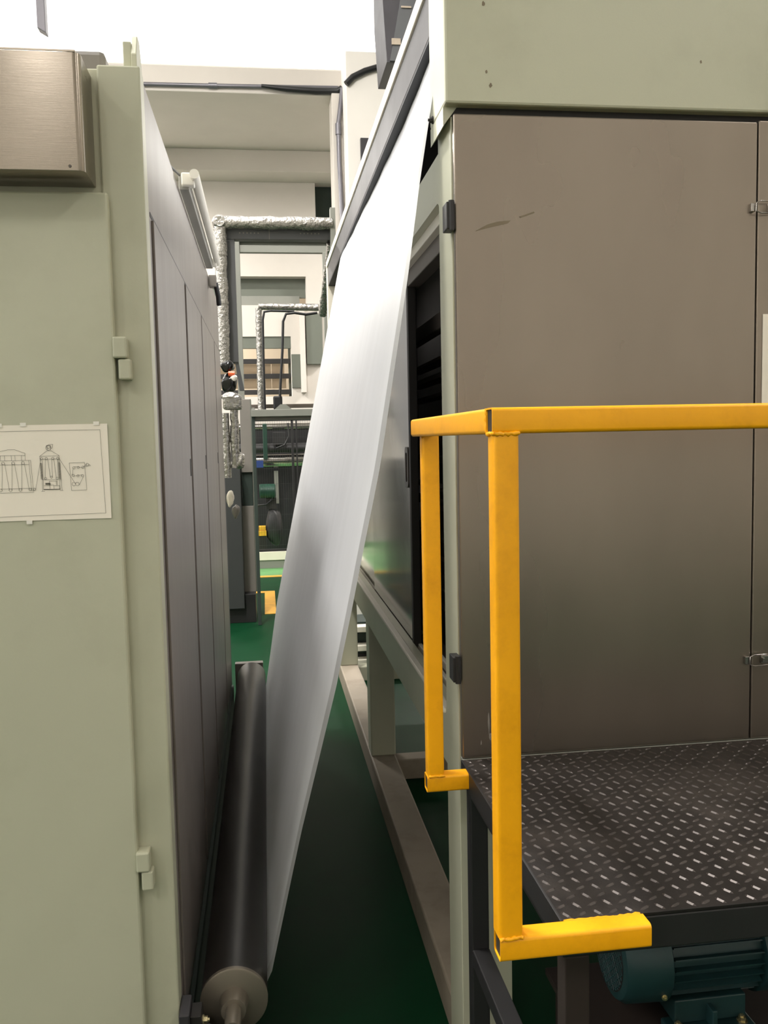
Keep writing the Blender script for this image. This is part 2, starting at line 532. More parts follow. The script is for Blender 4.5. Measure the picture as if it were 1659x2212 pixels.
d = box('door', (-1.3, -0.315), (1.985, 2.012), (0.30, 2.187), 'green', lm, 0.005)
for zc in (1.836, 0.683):
    hg = box('hinge', (-0.318, -0.288), (1.975, 2.013), (zc, zc + 0.046), 'green', d, 0.004)
    box('hinge', (-0.308, -0.282), (1.98, 2.013), (zc - 0.046, zc - 0.001), 'green', d, 0.004)
# stainless control hood over the door, front sheet gently bowed
hr = 0.014
pts = [(-0.98, 2.02), (-0.98, 1.90)] + [(-0.343 - hr + hr * math.sin(math.radians(a)), 1.90 + hr - hr * math.cos(math.radians(a))) for a in range(0, 91, 15)] + [(-0.343, 2.02)]
hb = prism('control_hood', pts, 'Z', 2.205, 2.437, 'stainbox', lm, 0.0015, True)
try: hb.data.set_sharp_from_angle(angle=math.radians(30))
except Exception: pass
box('hood_rim', (-0.98, -0.352), (1.90, 2.02), (2.437, 2.442), 'stainbox', lm, 0.001)
tube('rivet', [(-0.372, 1.8985, 2.214), (-0.372, 1.9005, 2.214)], 0.003, 'handle', lm, 12)
box('top_duct', (-1.2, -0.325), (2.10, 2.6), (2.455, 2.527), 'cabgrey', lm, 0.012)
prism('lifting_lug', [(2.05, 2.455), (2.14, 2.455), (2.14, 2.50), (2.11, 2.55), (2.08, 2.55), (2.05, 2.50)], 'X', -0.262, -0.25, 'green', lm, 0.002)
box('lug_plate', (-0.28, -0.262), (2.06, 2.12), (2.455, 2.53), 'green', lm, 0.002)

# line diagram on the cabinet door
ps = thing('paper_sheet', 'white sheet with a printed roller line diagram taped to the green door', 'paper', (-0.48, 1.984, 1.59))
PX1, PZ1, PY = -0.337, 1.696, 1.9835
bm = bmesh.new()
nx, nz_ = 12, 6
grid = [[bm.verts.new((PX1 - 0.297 + 0.297 * i / nx, PY - 0.0012 * abs(math.sin(i * 0.9 + j * 0.5)) * (1 if j in (0, nz_) else 0.3), PZ1 - 0.206 * j / nz_)) for j in range(nz_ + 1)] for i in range(nx + 1)]
for i in range(nx):
    for j in range(nz_):
        bm.faces.new((grid[i][j], grid[i + 1][j], grid[i + 1][j + 1], grid[i][j + 1]))
bm_obj('sheet', bm, 'paper', ps, True)
S_ = 0.000253
def W(zx, zy): return (PX1 + (zx - 930) * S_, PZ1 - (zy - 137) * S_)
bm = bmesh.new()
def stroke(pl, wd=0.0006):
    q = [Vector(W(*p)) for p in pl]
    for a, b in zip(q, q[1:]):
        if (b - a).length < 1e-6: continue
        dd = (b - a).normalized() * wd * 0.5
        nn = Vector((-dd.y, dd.x))
        vs = [a - dd + nn, b + dd + nn, b + dd - nn, a - dd - nn]
        bm.faces.new([bm.verts.new((v.x, PY - 0.0019, v.y)) for v in vs])
def circ(cx, cy, r, wd=0.0006):
    stroke([(cx + r * math.cos(a * math.pi / 8), cy + r * math.sin(a * math.pi / 8)) for a in range(17)], wd)
for pl_ in (
    [(-190, 187), (868, 187), (885, 905), (-190, 915)],
    [(-60, 392), (0, 365), (105, 343), (160, 343), (243, 375), (243, 436)], [(-60, 392), (243, 392)],
    [(-60, 436), (285, 436), (297, 700)], [(-60, 470), (272, 470)], [(270, 436), (282, 690)], [(-60, 674), (290, 674)], [(-60, 710), (300, 707)],
    [(42, 392), (42, 436)], [(76, 392), (76, 436)], [(130, 392), (130, 436)], [(160, 392), (160, 436)], [(212, 392), (212, 436)],
    [(-60, 460), (-50, 685)], [(-18, 456), (20, 685)], [(40, 685), (54, 458)], [(74, 458), (100, 685)], [(122, 685), (134, 458)], [(153, 458), (180, 685)], [(203, 685), (212, 458)], [(233, 458), (262, 685)],
    [(262, 693), (310, 693)], [(315, 685), (370, 428)], [(521, 428), (645, 648)],
    [(362, 403), (425, 358), (455, 358), (520, 400)], [(362, 403), (520, 403)], [(362, 403), (372, 603)], [(520, 403), (526, 603)],
    [(372, 430), (520, 430)], [(380, 440), (380, 600)], [(512, 440), (512, 600)], [(406, 430), (398, 595)], [(426, 430), (440, 582)], [(458, 582), (460, 430)], [(476, 430), (488, 590)], [(505, 590), (505, 430)],
    [(372, 605), (528, 605)], [(380, 605), (380, 690)], [(516, 605), (516, 690)], [(372, 605), (372, 703)], [(528, 605), (532, 700)], [(362, 703), (388, 703)], [(514, 700), (540, 700)],
    [(385, 655), (432, 655), (432, 686), (385, 686)], [(432, 652), (466, 652), (466, 686)], [(470, 656), (512, 656), (512, 684)], [(384, 690), (516, 690)], [(430, 620), (430, 650)], [(486, 615), (486, 652)], [(494, 615), (494, 652)], [(430, 618), (490, 618)],
    [(427, 352), (427, 315), (455, 315), (455, 352)], [(440, 304), (474, 304), (468, 336), (456, 340)],
    [(602, 466), (727, 464), (736, 700), (610, 702), (602, 466)], [(622, 572), (632, 512)], [(640, 500), (674, 500), (712, 512)], [(714, 505), (745, 480)], [(632, 580), (668, 574), (706, 570)], [(712, 588), (676, 655)], [(762, 480), (776, 494)], [(730, 500), (768, 492)],
):
    stroke(pl_)
for cx, cy, r in ((61, 457, 12), (142, 457, 12), (222, 457, 12), (30, 686, 12), (110, 686, 12), (190, 686, 12), (270, 684, 10), (304, 684, 10), (-18, 457, 12), (-50, 686, 12),
                  (376, 425, 10), (415, 425, 10), (467, 425, 10), (509, 425, 10), (401, 594, 9), (449, 584, 9), (495, 594, 9), (436, 332, 22), (436, 325, 14),
                  (638, 509, 10), (674, 507, 9), (713, 505, 10), (750, 484, 12), (628, 573, 10), (668, 578, 9), (706, 578, 10), (631, 648, 15), (660, 648, 15)):
    circ(cx, cy, r)
for a in range(20):
    stroke([(363, 462 + a * 7), (376, 466 + a * 7)], 0.0009)
    stroke([(514, 462 + a * 7), (526, 466 + a * 7)], 0.0009)
stroke([(405, 640), (430, 640)], 0.004)
stroke([(384, 688), (516, 688)], 0.0013)
tag(bm_obj('printed_diagram', bm, 'ink', ps), 'thin grey line drawing of rollers and drying towers')
for (zx, zy) in ((45, 137), (240, 133), (250, 965), (840, 133)):
    a = W(zx, zy)
    box('tape', (a[0] - 0.006, a[0] + 0.006), (PY - 0.0026, PY - 0.0021), (a[1] - 0.004, a[1] + 0.004), 'white', ps, 0)

# ------------------------------------------------------------------ guide roller at the foot of the cabinet
rc = (-0.118, 3.6, 0.275)
gr = thing('guide_roller', 'long dark guide roller low beside the grey side sheets', 'roller', (-0.118, 3.6, 0))
lathe('shell', [(2.112, 0.0815), (5.15, 0.0815)], rc, 'Y', 'rubroll', gr, 48)
lathe('end_disc', [(2.10, 0.079), (2.102, 0.083), (2.112, 0.083)], rc, 'Y', 'disc', gr, 48)
lathe('hub', [(2.06, 0.030), (2.085, 0.034), (2.10, 0.036)], rc, 'Y', 'disc', gr, 32)
lathe('shaft', [(1.99, 0.019), (2.06, 0.02)], rc, 'Y', 'disc', gr, 24)
lathe('shaft', [(5.15, 0.02), (5.3, 0.02)], rc, 'Y', 'disc', gr, 24)
br = prism('bearing_bracket', [(-0.215, 0.10), (-0.215, 0.315), (-0.19, 0.315), (-0.185, 0.262), (-0.15, 0.245)] + [(-0.118 + 0.033 * math.cos(math.radians(a)), 0.245 - 0.03 - 0.033 * math.sin(math.radians(a)) * -1) for a in (140, 110, 80, 50, 20)] + [(-0.07, 0.19), (-0.07, 0.10)], 'Y', 1.995, 2.05, 'dark', gr, 0.002)
hexbolt('bolt', (-0.188, 2.02, 0.288), 'X', 1, 0.009, 'bolt', br)
box('mount_plate', (-0.239, -0.215), (1.98, 2.06), (0.06, 0.33), 'beamgrey', gr, 0.003)
box('far_bracket', (-0.215, -0.05), (5.2, 5.25), (0.06, 0.34), 'cabgrey', gr, 0.004)
for (xx, zz) in ((-0.19, 0.0), (-0.1, 0.0)):
    box('bracket_leg', (xx - 0.02, xx + 0.02), (5.2, 5.25) if xx > -0.15 else (1.995, 2.05), (0.0, 0.12), 'dark', gr, 0.002)

# ------------------------------------------------------------------ white web rising from the roller into the machine
BOW = ((0.2, 0.0), (0.643, 0.0105), (1.026, 0.031), (1.281, 0.034), (1.59, 0.037), (2.06, 0.017), (2.273, 0.003), (2.6, -0.010), (3.0, -0.012))
def web_x(z, y):
    base = -0.036 + 0.2121 * (z - 0.235)
    bow = 0.0
    for (za, va), (zb, vb) in zip(BOW, BOW[1:]):
        if za <= z <= zb:
            t = (z - za) / (zb - za)
            bow = va + (vb - va) * t * t * (3 - 2 * t) if abs(vb - va) < 0.008 else va + (vb - va) * t
    edge = max(0.0, 1 - (y - 2.2) / 0.6)
    far = min(1.0, max(0.0, (y - 3.2) / 1.8)) * min(1.0, max(0.0, (z - 0.235) / 0.5))
    base += 0.0012 * math.sin(y * 8.5 + z * 0.7) + 0.0007 * math.sin(y * 21 + z * 1.3)
    return base + bow * edge ** 2 - 0.026 * far
def web_grid(name, ya, yb, ny, mat, parent, dx=0.0, zlo=0.235, zhi=2.78, nz=60):
    bm = bmesh.new()
    g = []
    for i in range(ny + 1):
        y = ya + (yb - ya) * i / ny
        col = []
        # wrap under the roller first, then the straight run
        for a in range(-80, 0, 16):
            r = 0.0835 + dx
            col.append(bm.verts.new((rc[0] + r * math.cos(math.radians(a)), y, rc[2] + r * math.sin(math.radians(a)))) if i >= 0 else None)
        col = [v for v in col if v.co.z < zlo - 0.004 or True]
        for j in range(nz + 1):
            z = zlo + 0.045 + (zhi - zlo - 0.045) * j / nz
            col.append(bm.verts.new((web_x(z, y) + dx, y, z)))
        g.append(col)
    for a, b in zip(g, g[1:]):
        for q in range(len(a) - 1):
            bm.faces.new((a[q], b[q], b[q + 1], a[q + 1]))
    return bm_obj(name, bm, mat, parent, True)
wf = thing('plastic_web', 'white web of sheet material rising slantwise between the two machines', 'sheet', (0.1, 3.6, 0))
web_grid('web_sheet', 2.255, 5.0, 40, 'film', wf)
tag(web_grid('selvedge', 2.2, 2.255, 3, 'selv', wf), 'thin greyish edge strip of the web')

# ------------------------------------------------------------------ steamer tower on the right of the aisle
XS = 0.455
rm = thing('steamer_tower', 'tall machine with stainless doors, pale green hood and open slatted side', 'machine', (1.2, 4.0, 0))
# side frame plate with two rounded openings
holed('side_frame', [(2.2, 0.785), (6.0, 0.785), (6.0, 2.362), (2.2, 2.362)],
      [rrect(2.235, 5.85, 0.93, 2.245, 0.03)], 'X', XS + 0.0015, XS + 0.045, 'green', rm)
# far post and top beam
box('top_beam_web', (XS - 0.005, XS + 0.03), (2.24, 5.9), (2.672, 2.785), 'beamgrey', rm, 0.002)
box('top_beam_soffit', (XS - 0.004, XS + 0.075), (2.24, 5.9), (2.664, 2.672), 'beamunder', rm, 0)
box('top_beam_flange', (XS - 0.012, XS + 0.05), (2.24, 5.95), (2.785, 2.828), 'cream', rm, 0.003)
box('far_post', (XS - 0.01, XS + 0.06), (5.9, 5.98), (0.12, 2.83), 'cream', rm, 0.003)
# front corner column and foot frame
cp = prism('corner_column', [(XS, 2.085), (XS, 2.235), (XS + 0.04, 2.235), (XS + 0.04, 2.13), (XS + 0.13, 2.13), (XS + 0.13, 2.085)], 'Z', 0.0, 2.66, 'green', rm, 0.002)
box('bottom_rail_lip', (XS - 0.006, XS + 0.02), (2.25, 5.9), (0.918, 0.932), 'cream', rm, 0.005)  # rounded lip; its cream colour paints in the sill highlight
for yy in (4.12, 5.86):
    box('leg', (XS + 0.01, XS + 0.13), (yy, yy + 0.12), (0.12, 0.80), 'green', rm, 0.006)
box('foot_beam', (0.462, 0.585), (2.10, 6.0), (0.0, 0.12), 'dusty', rm, 0.008)
box('foot_beam', (1.9, 2.02), (2.10, 6.0), (0.0, 0.12), 'dusty', rm, 0.008)
box('cross_beam', (0.58, 1.92), (4.10, 4.2), (0.0, 0.10), 'dusty', rm, 0.006)
box('cross_beam', (0.58, 1.92), (5.88, 5.98), (0.0, 0.10), 'green', rm, 0.006)
box('leg', (1.9, 2.02), (2.10, 2.2), (0.12, 0.85), 'green', rm, 0.006)
box('leg', (1.9, 2.02), (5.86, 5.98), (0.12, 0.85), 'green', rm, 0.006)
# casing
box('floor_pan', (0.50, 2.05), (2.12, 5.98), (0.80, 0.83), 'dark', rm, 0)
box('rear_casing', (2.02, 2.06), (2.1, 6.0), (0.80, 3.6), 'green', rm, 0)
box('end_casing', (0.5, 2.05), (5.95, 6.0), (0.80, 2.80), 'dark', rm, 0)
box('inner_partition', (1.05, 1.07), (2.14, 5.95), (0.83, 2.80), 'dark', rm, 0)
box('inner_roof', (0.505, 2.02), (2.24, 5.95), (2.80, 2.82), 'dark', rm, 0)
# fins in the open side
for i, zz in enumerate((1.02, 1.09, 1.2, 1.27, 1.385, 1.455, 1.56, 1.64, 1.70, 1.80, 1.865, 1.93)):
    box('fin', (0.63, 0.70), (2.26, 3.9), (zz, zz + (0.012 if i % 2 else 0.02)), 'fin', rm, 0.002)
box('fin', (0.60, 0.64), (2.26, 3.9), (2.02, 2.075), 'fin', rm, 0.003)
box('track_cover', (0.50, 0.545), (2.24, 5.85), (2.165, 2.235), 'fin', rm, 0.003)
box('track_lip', (0.478, 0.502), (2.235, 5.85), (2.215, 2.245), 'cream', rm, 0.002)
for xx in (0.478, 0.515, 0.55):
    box('sill_track', (xx, xx + 0.014), (2.25, 5.85), (0.905, 0.925 + (xx - 0.478) * 0.12), 'cream', rm, 0.003)
box('sill_floor', (0.46, 0.62), (2.24, 5.85), (0.895, 0.907), 'fin', rm, 0)
# sliding stainless side doors
for (y0, y1, xx) in ((3.02, 4.16, 0.503), (4.18, 5.8, 0.515)):
    dr = box('sliding_door', (xx, xx + 0.02), (y0, y1), (0.925, 2.2), 'polish', rm, 0.003)
    box('door_edge', (xx - 0.004, xx + 0.024), (y0 - 0.012, y0 + 0.02), (0.92, 2.21), 'dark', dr, 0.002)
    if y0 < 4:
        hd = holed('pull_recess', rrect(y0 + 0.05, y0 + 0.115, 1.475, 1.62, 0.02), [rrect(y0 + 0.066, y0 + 0.1, 1.495, 1.60, 0.012)], 'X', xx - 0.004, xx + 0.001, 'handle', dr)
# front hood
box('hood', (0.437, 2.06), (2.055, 2.24), (2.418, 3.7), 'green', rm, 0.006)
prism('hood_corner_fold', [(0.437, 2.418), (0.47, 2.418), (0.437, 2.375)], 'Y', 2.08, 2.235, 'green', rm)
box('hood_shadow_gap', (0.455, 2.05), (2.083, 2.10), (2.398, 2.420), 'dark', rm, 0)  # dark strip paints in the shadow under the hood overhang
box('hood_roof', (1.2, 2.06), (2.24, 6.0), (3.66, 3.7), 'green', rm, 0)
hexbolt('hood_screw', (0.437, 2.20, 2.43), 'X', -1, 0.007, 'black', rm)
for (zz) in (2.6, 2.9):
    pass
# front stainless doors
d1 = box('front_door', (XS + 0.003, 1.2115), (2.062, 2.083), (0.862, 2.398), 'stain', rm, 0.0035)
d2 = box('front_door', (1.2145, 2.03), (2.062, 2.083), (0.862, 2.402), 'stain', rm, 0.0035)
box('door_sill', (XS + 0.003, 2.03), (2.058, 2.10), (0.845, 0.861), 'framegrey', rm, 0.002)
box('front_beam', (0.58, 2.02), (2.09, 2.15), (0.72, 0.86), 'green', rm, 0.003)
for zc in (2.165, 1.088):
    hg = box('hinge', (0.436, 0.456), (2.052, 2.10), (zc - 0.031, zc + 0.031), 'black', d1, 0.002)
    tube('hinge_pin', [(0.448, 2.055, zc - 0.034), (0.448, 2.055, zc + 0.034)], 0.007, 'black', hg, 10)
for zc in (2.193, 1.070):
    ca = box('latch_catch', (1.192, 1.203), (2.052, 2.063), (zc - 0.010, zc + 0.010), 'polish', d1, 0.001)
    lt = thing('latch', None, None, (1.23, 2.06, zc))
    lt.parent = d2
    C.objects.unlink(lt); bpy.data.objects.remove(lt)
    base = box('toggle_latch', (1.236, 1.275), (2.054, 2.063), (zc - 0.010, zc + 0.010), 'polish', d2, 0.0015)
    tube('wire_loop', [(1.250, 2.050, zc - 0.013), (1.215, 2.048, zc - 0.014), (1.203, 2.048, zc - 0.010), (1.203, 2.048, zc + 0.010), (1.213, 2.048, zc + 0.015), (1.250, 2.050, zc + 0.014)], 0.0016, 'polish', base, 8)
    box('latch_tongue', (1.236, 1.242), (2.046, 2.056), (zc - 0.006, zc + 0.006), 'polish', base, 0.001)
bm = bmesh.new()
for pl_ in ([(0.505, 2.131), (0.54, 2.140), (0.585, 2.150), (0.592, 2.157), (0.56, 2.154), (0.535, 2.147)], [(0.615, 2.163), (0.650, 2.175), (0.648, 2.178), (0.612, 2.166)]):
    bm.faces.new([bm.verts.new((a, 2.0612, b)) for a, b in pl_])
bm_obj('paint_scrape', bm, 'scratch', d1)

def blot(name, c, r, yy, mat, parent, n=14):
    bm = bmesh.new()
    bm.faces.new([bm.verts.new((c[0] + r[0] * random.uniform(0.6, 1.1) * math.cos(6.2832 * i / n), yy, c[1] + r[1] * random.uniform(0.6, 1.1) * math.sin(6.2832 * i / n))) for i in range(n)])
    return bm_obj(name, bm, mat, parent)
for (cx, cz, rx, rz) in ((1.06, 2.53, 0.003, 0.004), (0.53, 2.64, 0.004, 0.007), (0.535, 2.49, 0.003, 0.005), (0.545, 2.46, 0.004, 0.006)):
    blot('paint_chip', (cx, cz), (rx, rz), 2.0545, 'scratch', rm)
for (cx, cz, rx, rz) in ((0.525, 0.95, 0.003, 0.03), (0.53, 0.915, 0.006, 0.012), (0.505, 0.9, 0.002, 0.008)):
    blot('pale_scuff', (cx, cz), (rx, rz), 2.0613, 'cabgrey', d1)
pr = box('paper_notice', (1.231, 1.44), (2.0595, 2.0612), (1.70, 1.938), 'paper', bev=0)
tag(pr, 'blank white sheet stuck on the second stainless door', 'paper')

# ------------------------------------------------------------------ work platform
wp = thing('work_platform', 'black tread plate step platform in front of the stainless doors', 'platform', (1.2, 1.7, 0))
dk = box('deck_plate', (XS, 2.2), (1.32, 2.05), (0.858, 0.864), 'tread', wp, 0.001)
bm = bmesh.new()
sp = 0.027
iy = 0
yy = 1.335
while yy < 2.04:
    ix = 0
    xx = XS + 0.012
    while xx < 1.75:
        ang = math.radians(28 if (ix + iy) % 2 else 118)
        L, Wd, Hh = 0.012, 0.0034, 0.0022
        ca_, sa_ = math.cos(ang), math.sin(ang)
        def pt(a, b, h): return bm.verts.new((xx + a * ca_ - b * sa_, yy + a * sa_ + b * ca_, 0.864 + h))
        e0, e1 = pt(-L, 0, 0), pt(L, 0, 0)
        b0, b1, b2, b3 = pt(-L * .5, -Wd, 0), pt(L * .5, -Wd, 0), pt(L * .5, Wd, 0), pt(-L * .5, Wd, 0)
        t0, t1 = pt(-L * .55, 0, Hh), pt(L * .55, 0, Hh)
        for f in ((e0, b0, t0), (b0, b1, t1, t0), (b1, e1, t1), (e1, b2, t1), (b2, b3, t0, t1), (b3, e0, t0)):
            bm.faces.new(f)
        ix += 1
        xx += sp
    iy += 1
    yy += sp
lg = bm_obj('tread_lugs', bm, 'lug', dk)
lg['kind'] = 'stuff'
box('edge_angle', (XS - 0.004, XS + 0.001), (1.32, 2.05), (0.815, 0.8645), 'black', wp, 0.001)
box('front_beam', (XS, 2.2), (1.32, 1.36), (0.80, 0.858), 'black', wp, 0.003)
box('side_beam', (XS, XS + 0.04), (1.36, 1.97), (0.80, 0.858), 'black', wp, 0.003)
for (xx, yy) in ((XS, 1.97), (XS + 0.005, 1.322)):
    box('leg', (xx, xx + 0.042), (yy, yy + 0.042), (0.0, 0.80 if yy < 1.5 else 0.858), 'black' if yy > 1.5 else 'brown', wp, 0.003)
for yy in (1.33, 1.97):
    box('leg', (1.95, 1.99), (yy, yy + 0.042), (0.0, 0.80), 'black', wp, 0.003)
box('leg_brace', (XS, XS + 0.042), (1.36, 1.97), (0.385, 0.427), 'black', wp, 0.003)
box('back_beam', (XS + 0.04, 2.2), (1.985, 2.04), (0.80, 0.858), 'black', wp, 0.003)

# ------------------------------------------------------------------ yellow guard rail
TW = 0.039
yr = thing('guard_rail', 'yellow square tube guard rail around the black platform', 'railing', (0.36, 1.6, 0.83))
zt = 1.693 - TW / 2
sqtube('front_top_rail', 'X', 0.334, 2.1, (1.29, zt), TW, 'yellow', yr)
sqtube('side_top_rail', 'Y', 1.29 + TW / 2, 2.005, (0.3545, zt), TW, 'yellow', yr)
sqtube('front_post', 'Z', 0.873, zt - TW / 2, (0.3555, 1.29), TW, 'yellow', yr)
sqtube('rear_post', 'Z', 0.862, zt - TW / 2, (0.3735, 1.985), TW, 'yellow', yr)
sqtube('front_stub', 'X', 0.338, 0.585, (1.29, 0.853), TW, 'yellow', yr, 0.007)
sqtube('rear_stub', 'X', 0.352, 0.4545, (1.985, 0.842), TW, 'yellow', yr)
sqtube('far_post', 'Z', 0.873, zt - TW / 2, (2.05, 1.29), TW, 'yellow', yr)
for (xa, yc_, zc_) in ((0.3365, 1.29, zt), (0.3405, 1.29, 0.853), (0.3545, 1.985, 0.842)):
    box('bore_plug', (xa, xa + 0.004), (yc_ - TW / 2 + 0.003, yc_ + TW / 2 - 0.003), (zc_ - TW / 2 + 0.003, zc_ + TW / 2 - 0.003), 'bare', yr, 0)  # dark plug whose colour carries the shade inside the open tube
def weld(p0, p1, n=9):
    pts = []
    for i in range(n + 1):
        t = i / n
        p = Vector(p0).lerp(Vector(p1), t)
        pts.append(p + Vector((random.uniform(-1, 1), random.uniform(-1, 1), random.uniform(-1, 1))) * 0.0011)
    tube('weld_bead', pts, [0.0032 * random.uniform(0.7, 1.25) for _ in pts], 'yellow', yr, 8, 0.15)
weld((0.337, 1.2705, zt - TW / 2), (0.375, 1.2705, zt - TW / 2))
weld((0.336, 1.27, zt - TW / 2), (0.336, 1.309, zt - TW / 2))
weld((0.355, 1.966, 0.862), (0.393, 1.966, 0.862))
weld((0.354, 1.968, zt - TW / 2), (0.392, 1.968, zt - TW / 2))
weld((0.4545, 1.966, 0.824), (0.4545, 1.966, 0.86))
weld((0.455, 1.3105, 0.868), (0.582, 1.3105, 0.868), 20)
weld((0.336, 1.31, zt + TW / 2), (0.336, 1.31, zt - TW / 2))
weld((0.338, 1.2705, 0.8725), (0.376, 1.2705, 0.8725))

# ------------------------------------------------------------------ motor under the platform
em = thing('electric_motor', 'teal finned electric motor on a steel base under the platform', 'motor', (0.95, 1.85, 0))
mc = (1.0, 1.86, 0.458)
lathe('fan_cowl', [(0.752, 0.085), (0.756, 0.100), (0.77, 0.109), (0.858, 0.112), (0.861, 0.108)], mc, 'X', 'motor', em, 40)
bm = bmesh.new()
for i in range(-7, 8):
    for sgn in (1, -1):
        o_ = i * 0.0125
        # two sets of crossing grille bars on the end face
        hl = math.sqrt(max(0.0, 0.08 ** 2 - o_ ** 2))
        if hl < 0.01: continue
        dv = Vector((0, math.sin(math.radians(45)) * sgn, math.cos(math.radians(45))))
        nv = Vector((0, math.cos(math.radians(45)), -math.sin(math.radians(45)) * sgn))
        cc = Vector((0.7505, mc[1], mc[2])) + nv * o_
        add_tube(bm, [cc - dv * hl, cc + dv * hl], 0.0018, 6)
bm_obj('grille', bm, 'motor', em)
lathe('grille_backing', [(0.7508, 0.083), (0.7515, 0.083)], mc, 'X', 'black', em, 32)
lathe('stator_body', [(0.861, 0.088), (1.08, 0.088)], mc, 'X', 'motor', em, 40)
for i in range(26):
    a = 2 * math.pi * i / 26
    c_, s_ = math.cos(a), math.sin(a)
    bm = bmesh.new()
    vs = []
    for xx in (0.866, 1.078):
        for (rr, ww) in ((0.086, -0.002), (0.086, 0.002), (0.104, 0.0015), (0.104, -0.0015)):
            vs.append(bm.verts.new((xx, mc[1] + rr * c_ - ww * s_, mc[2] + rr * s_ + ww * c_)))
    for q in ((0, 1, 2, 3), (7, 6, 5, 4), (0, 4, 5, 1), (1, 5, 6, 2), (2, 6, 7, 3), (3, 7, 4, 0)):
        bm.faces.new([vs[z] for z in q])
    bm_obj('cooling_fin', bm, 'motor', em)
lathe('end_shield', [(1.08, 0.112), (1.12, 0.112), (1.135, 0.09)], mc, 'X', 'motor', em, 40)
lathe('drive_shaft', [(1.135, 0.02), (1.26, 0.02)], mc, 'X', 'disc', em, 20)
box('foot', (0.85, 1.05), (1.735, 1.80), (0.311, 0.328), 'motor', em, 0.004)
box('foot', (0.85, 1.05), (1.92, 1.985), (0.311, 0.328), 'motor', em, 0.004)
box('foot_rib', (0.87, 1.04), (1.77, 1.95), (0.328, 0.383), 'motor', em, 0.003)
box('foot_rib', (0.945, 0.957), (1.74, 1.80), (0.328, 0.37), 'motor', em, 0.002)
for xx in (0.872, 1.024):
    hexbolt('foot_bolt', (xx, 1.757, 0.328), 'Z', 1, 0.009, 'bolt', em)
hexbolt('cowl_screw', (0.842, 1.764, 0.40), 'Y', -1, 0.005, 'bolt', em)
box('base_plate', (0.66, 1.45), (1.68, 2.05), (0.293, 0.311), 'brown', em, 0.003)
for (xx, yy) in ((0.68, 1.70), (1.40, 1.70), (0.68, 1.99), (1.40, 1.99)):
    box('base_leg', (xx, xx + 0.04), (yy, yy + 0.04), (0, 0.293), 'brown', em, 0.003)

# ------------------------------------------------------------------ lamp fixture on the cabinet edge
fx = thing('tube_lamp', 'unlit white tube lamp batten fixed along the top cabinet edge', 'lamp', (-0.2, 3.6, 2.455))
box('channel', (-0.245, -0.212), (2.95, 4.25), (2.458, 2.505), 'lampgrey', fx, 0.003)
box('end_cap', (-0.235, -0.195), (2.93, 2.97), (2.468, 2.508), 'white', fx, 0.004)
box('end_cap', (-0.235, -0.195), (4.23, 4.27), (2.468, 2.508), 'white', fx, 0.004)
tube('lamp_tube', [(-0.192, 2.90, 2.495), (-0.192, 4.30, 2.495)], 0.015, 'white', fx, 16)
tube('lead', [(-0.238, 2.90, 2.49), (-0.245, 2.8, 2.475), (-0.25, 2.7, 2.46)], 0.004, 'rubber', fx, 8)
sw = thing('limit_switch', 'small black roller switch at the far cabinet top corner', 'switch', (-0.22, 4.4, 2.36))
box('switch_body', (-0.24, -0.205), (4.38, 4.44), (2.40, 2.455), 'cabgrey', sw, 0.003)
tube('switch_arm', [(-0.21, 4.40, 2.42), (-0.2, 4.42, 2.36), (-0.198, 4.44, 2.32)], 0.012, 'rubber', sw, 10)

# ------------------------------------------------------------------ lagged pipework beyond the cabinets
def foil_pipe(name, label, segs, r):
    t = thing(name, label, 'pipe', (segs[0][0][0], segs[0][0][1], 0))
    for (a, b) in segs:
        a, b = Vector(a), Vector(b)
        n = max(4, int((b - a).length / 0.05))
        pts = [a.lerp(b, i / n) + Vector((random.uniform(-1, 1), random.uniform(-1, 1), random.uniform(-1, 1))) * r * 0.05 for i in range(n + 1)]
        tube('foil_sleeve', pts, [r * random.uniform(0.93, 1.07) for _ in pts], 'foil', t, 18, 0.04)
        for q in (0.45, 0.8):
            c = a.lerp(b, q)
            dd = (b - a).normalized() * 0.008
            tube('tape_band', [c - dd, c + dd], r * 1.09, 'foil', t, 18)
    return t
p1 = foil_pipe('foil_pipe', 'thick foil wrapped pipe arching over the charcoal cable tray', [((-0.265, 6.42, 2.20), (-0.262, 6.42, 3.16)), ((-0.27, 6.42, 3.19), (0.53, 6.42, 3.19))], 0.044)
lathe('elbow', [(6.37, 0.036), (6.40, 0.052), (6.42, 0.056), (6.44, 0.052), (6.47, 0.036)], (-0.262, 6.42, 3.19), 'Y', 'foil', p1, 18)
p2 = foil_pipe('foil_pipe', 'thin foil wrapped pipe bending beside the hanging black cable', [((-0.018, 8.0, 1.934), (-0.012, 8.0, 2.83)), ((-0.012, 8.0, 2.845), (0.52, 8.0, 2.835))], 0.03)
p3 = foil_pipe('foil_pipe', 'short foil wrapped pipe slanting behind the cream beam end', [((0.53, 6.50, 3.07), (0.478, 6.9, 2.62))], 0.034)

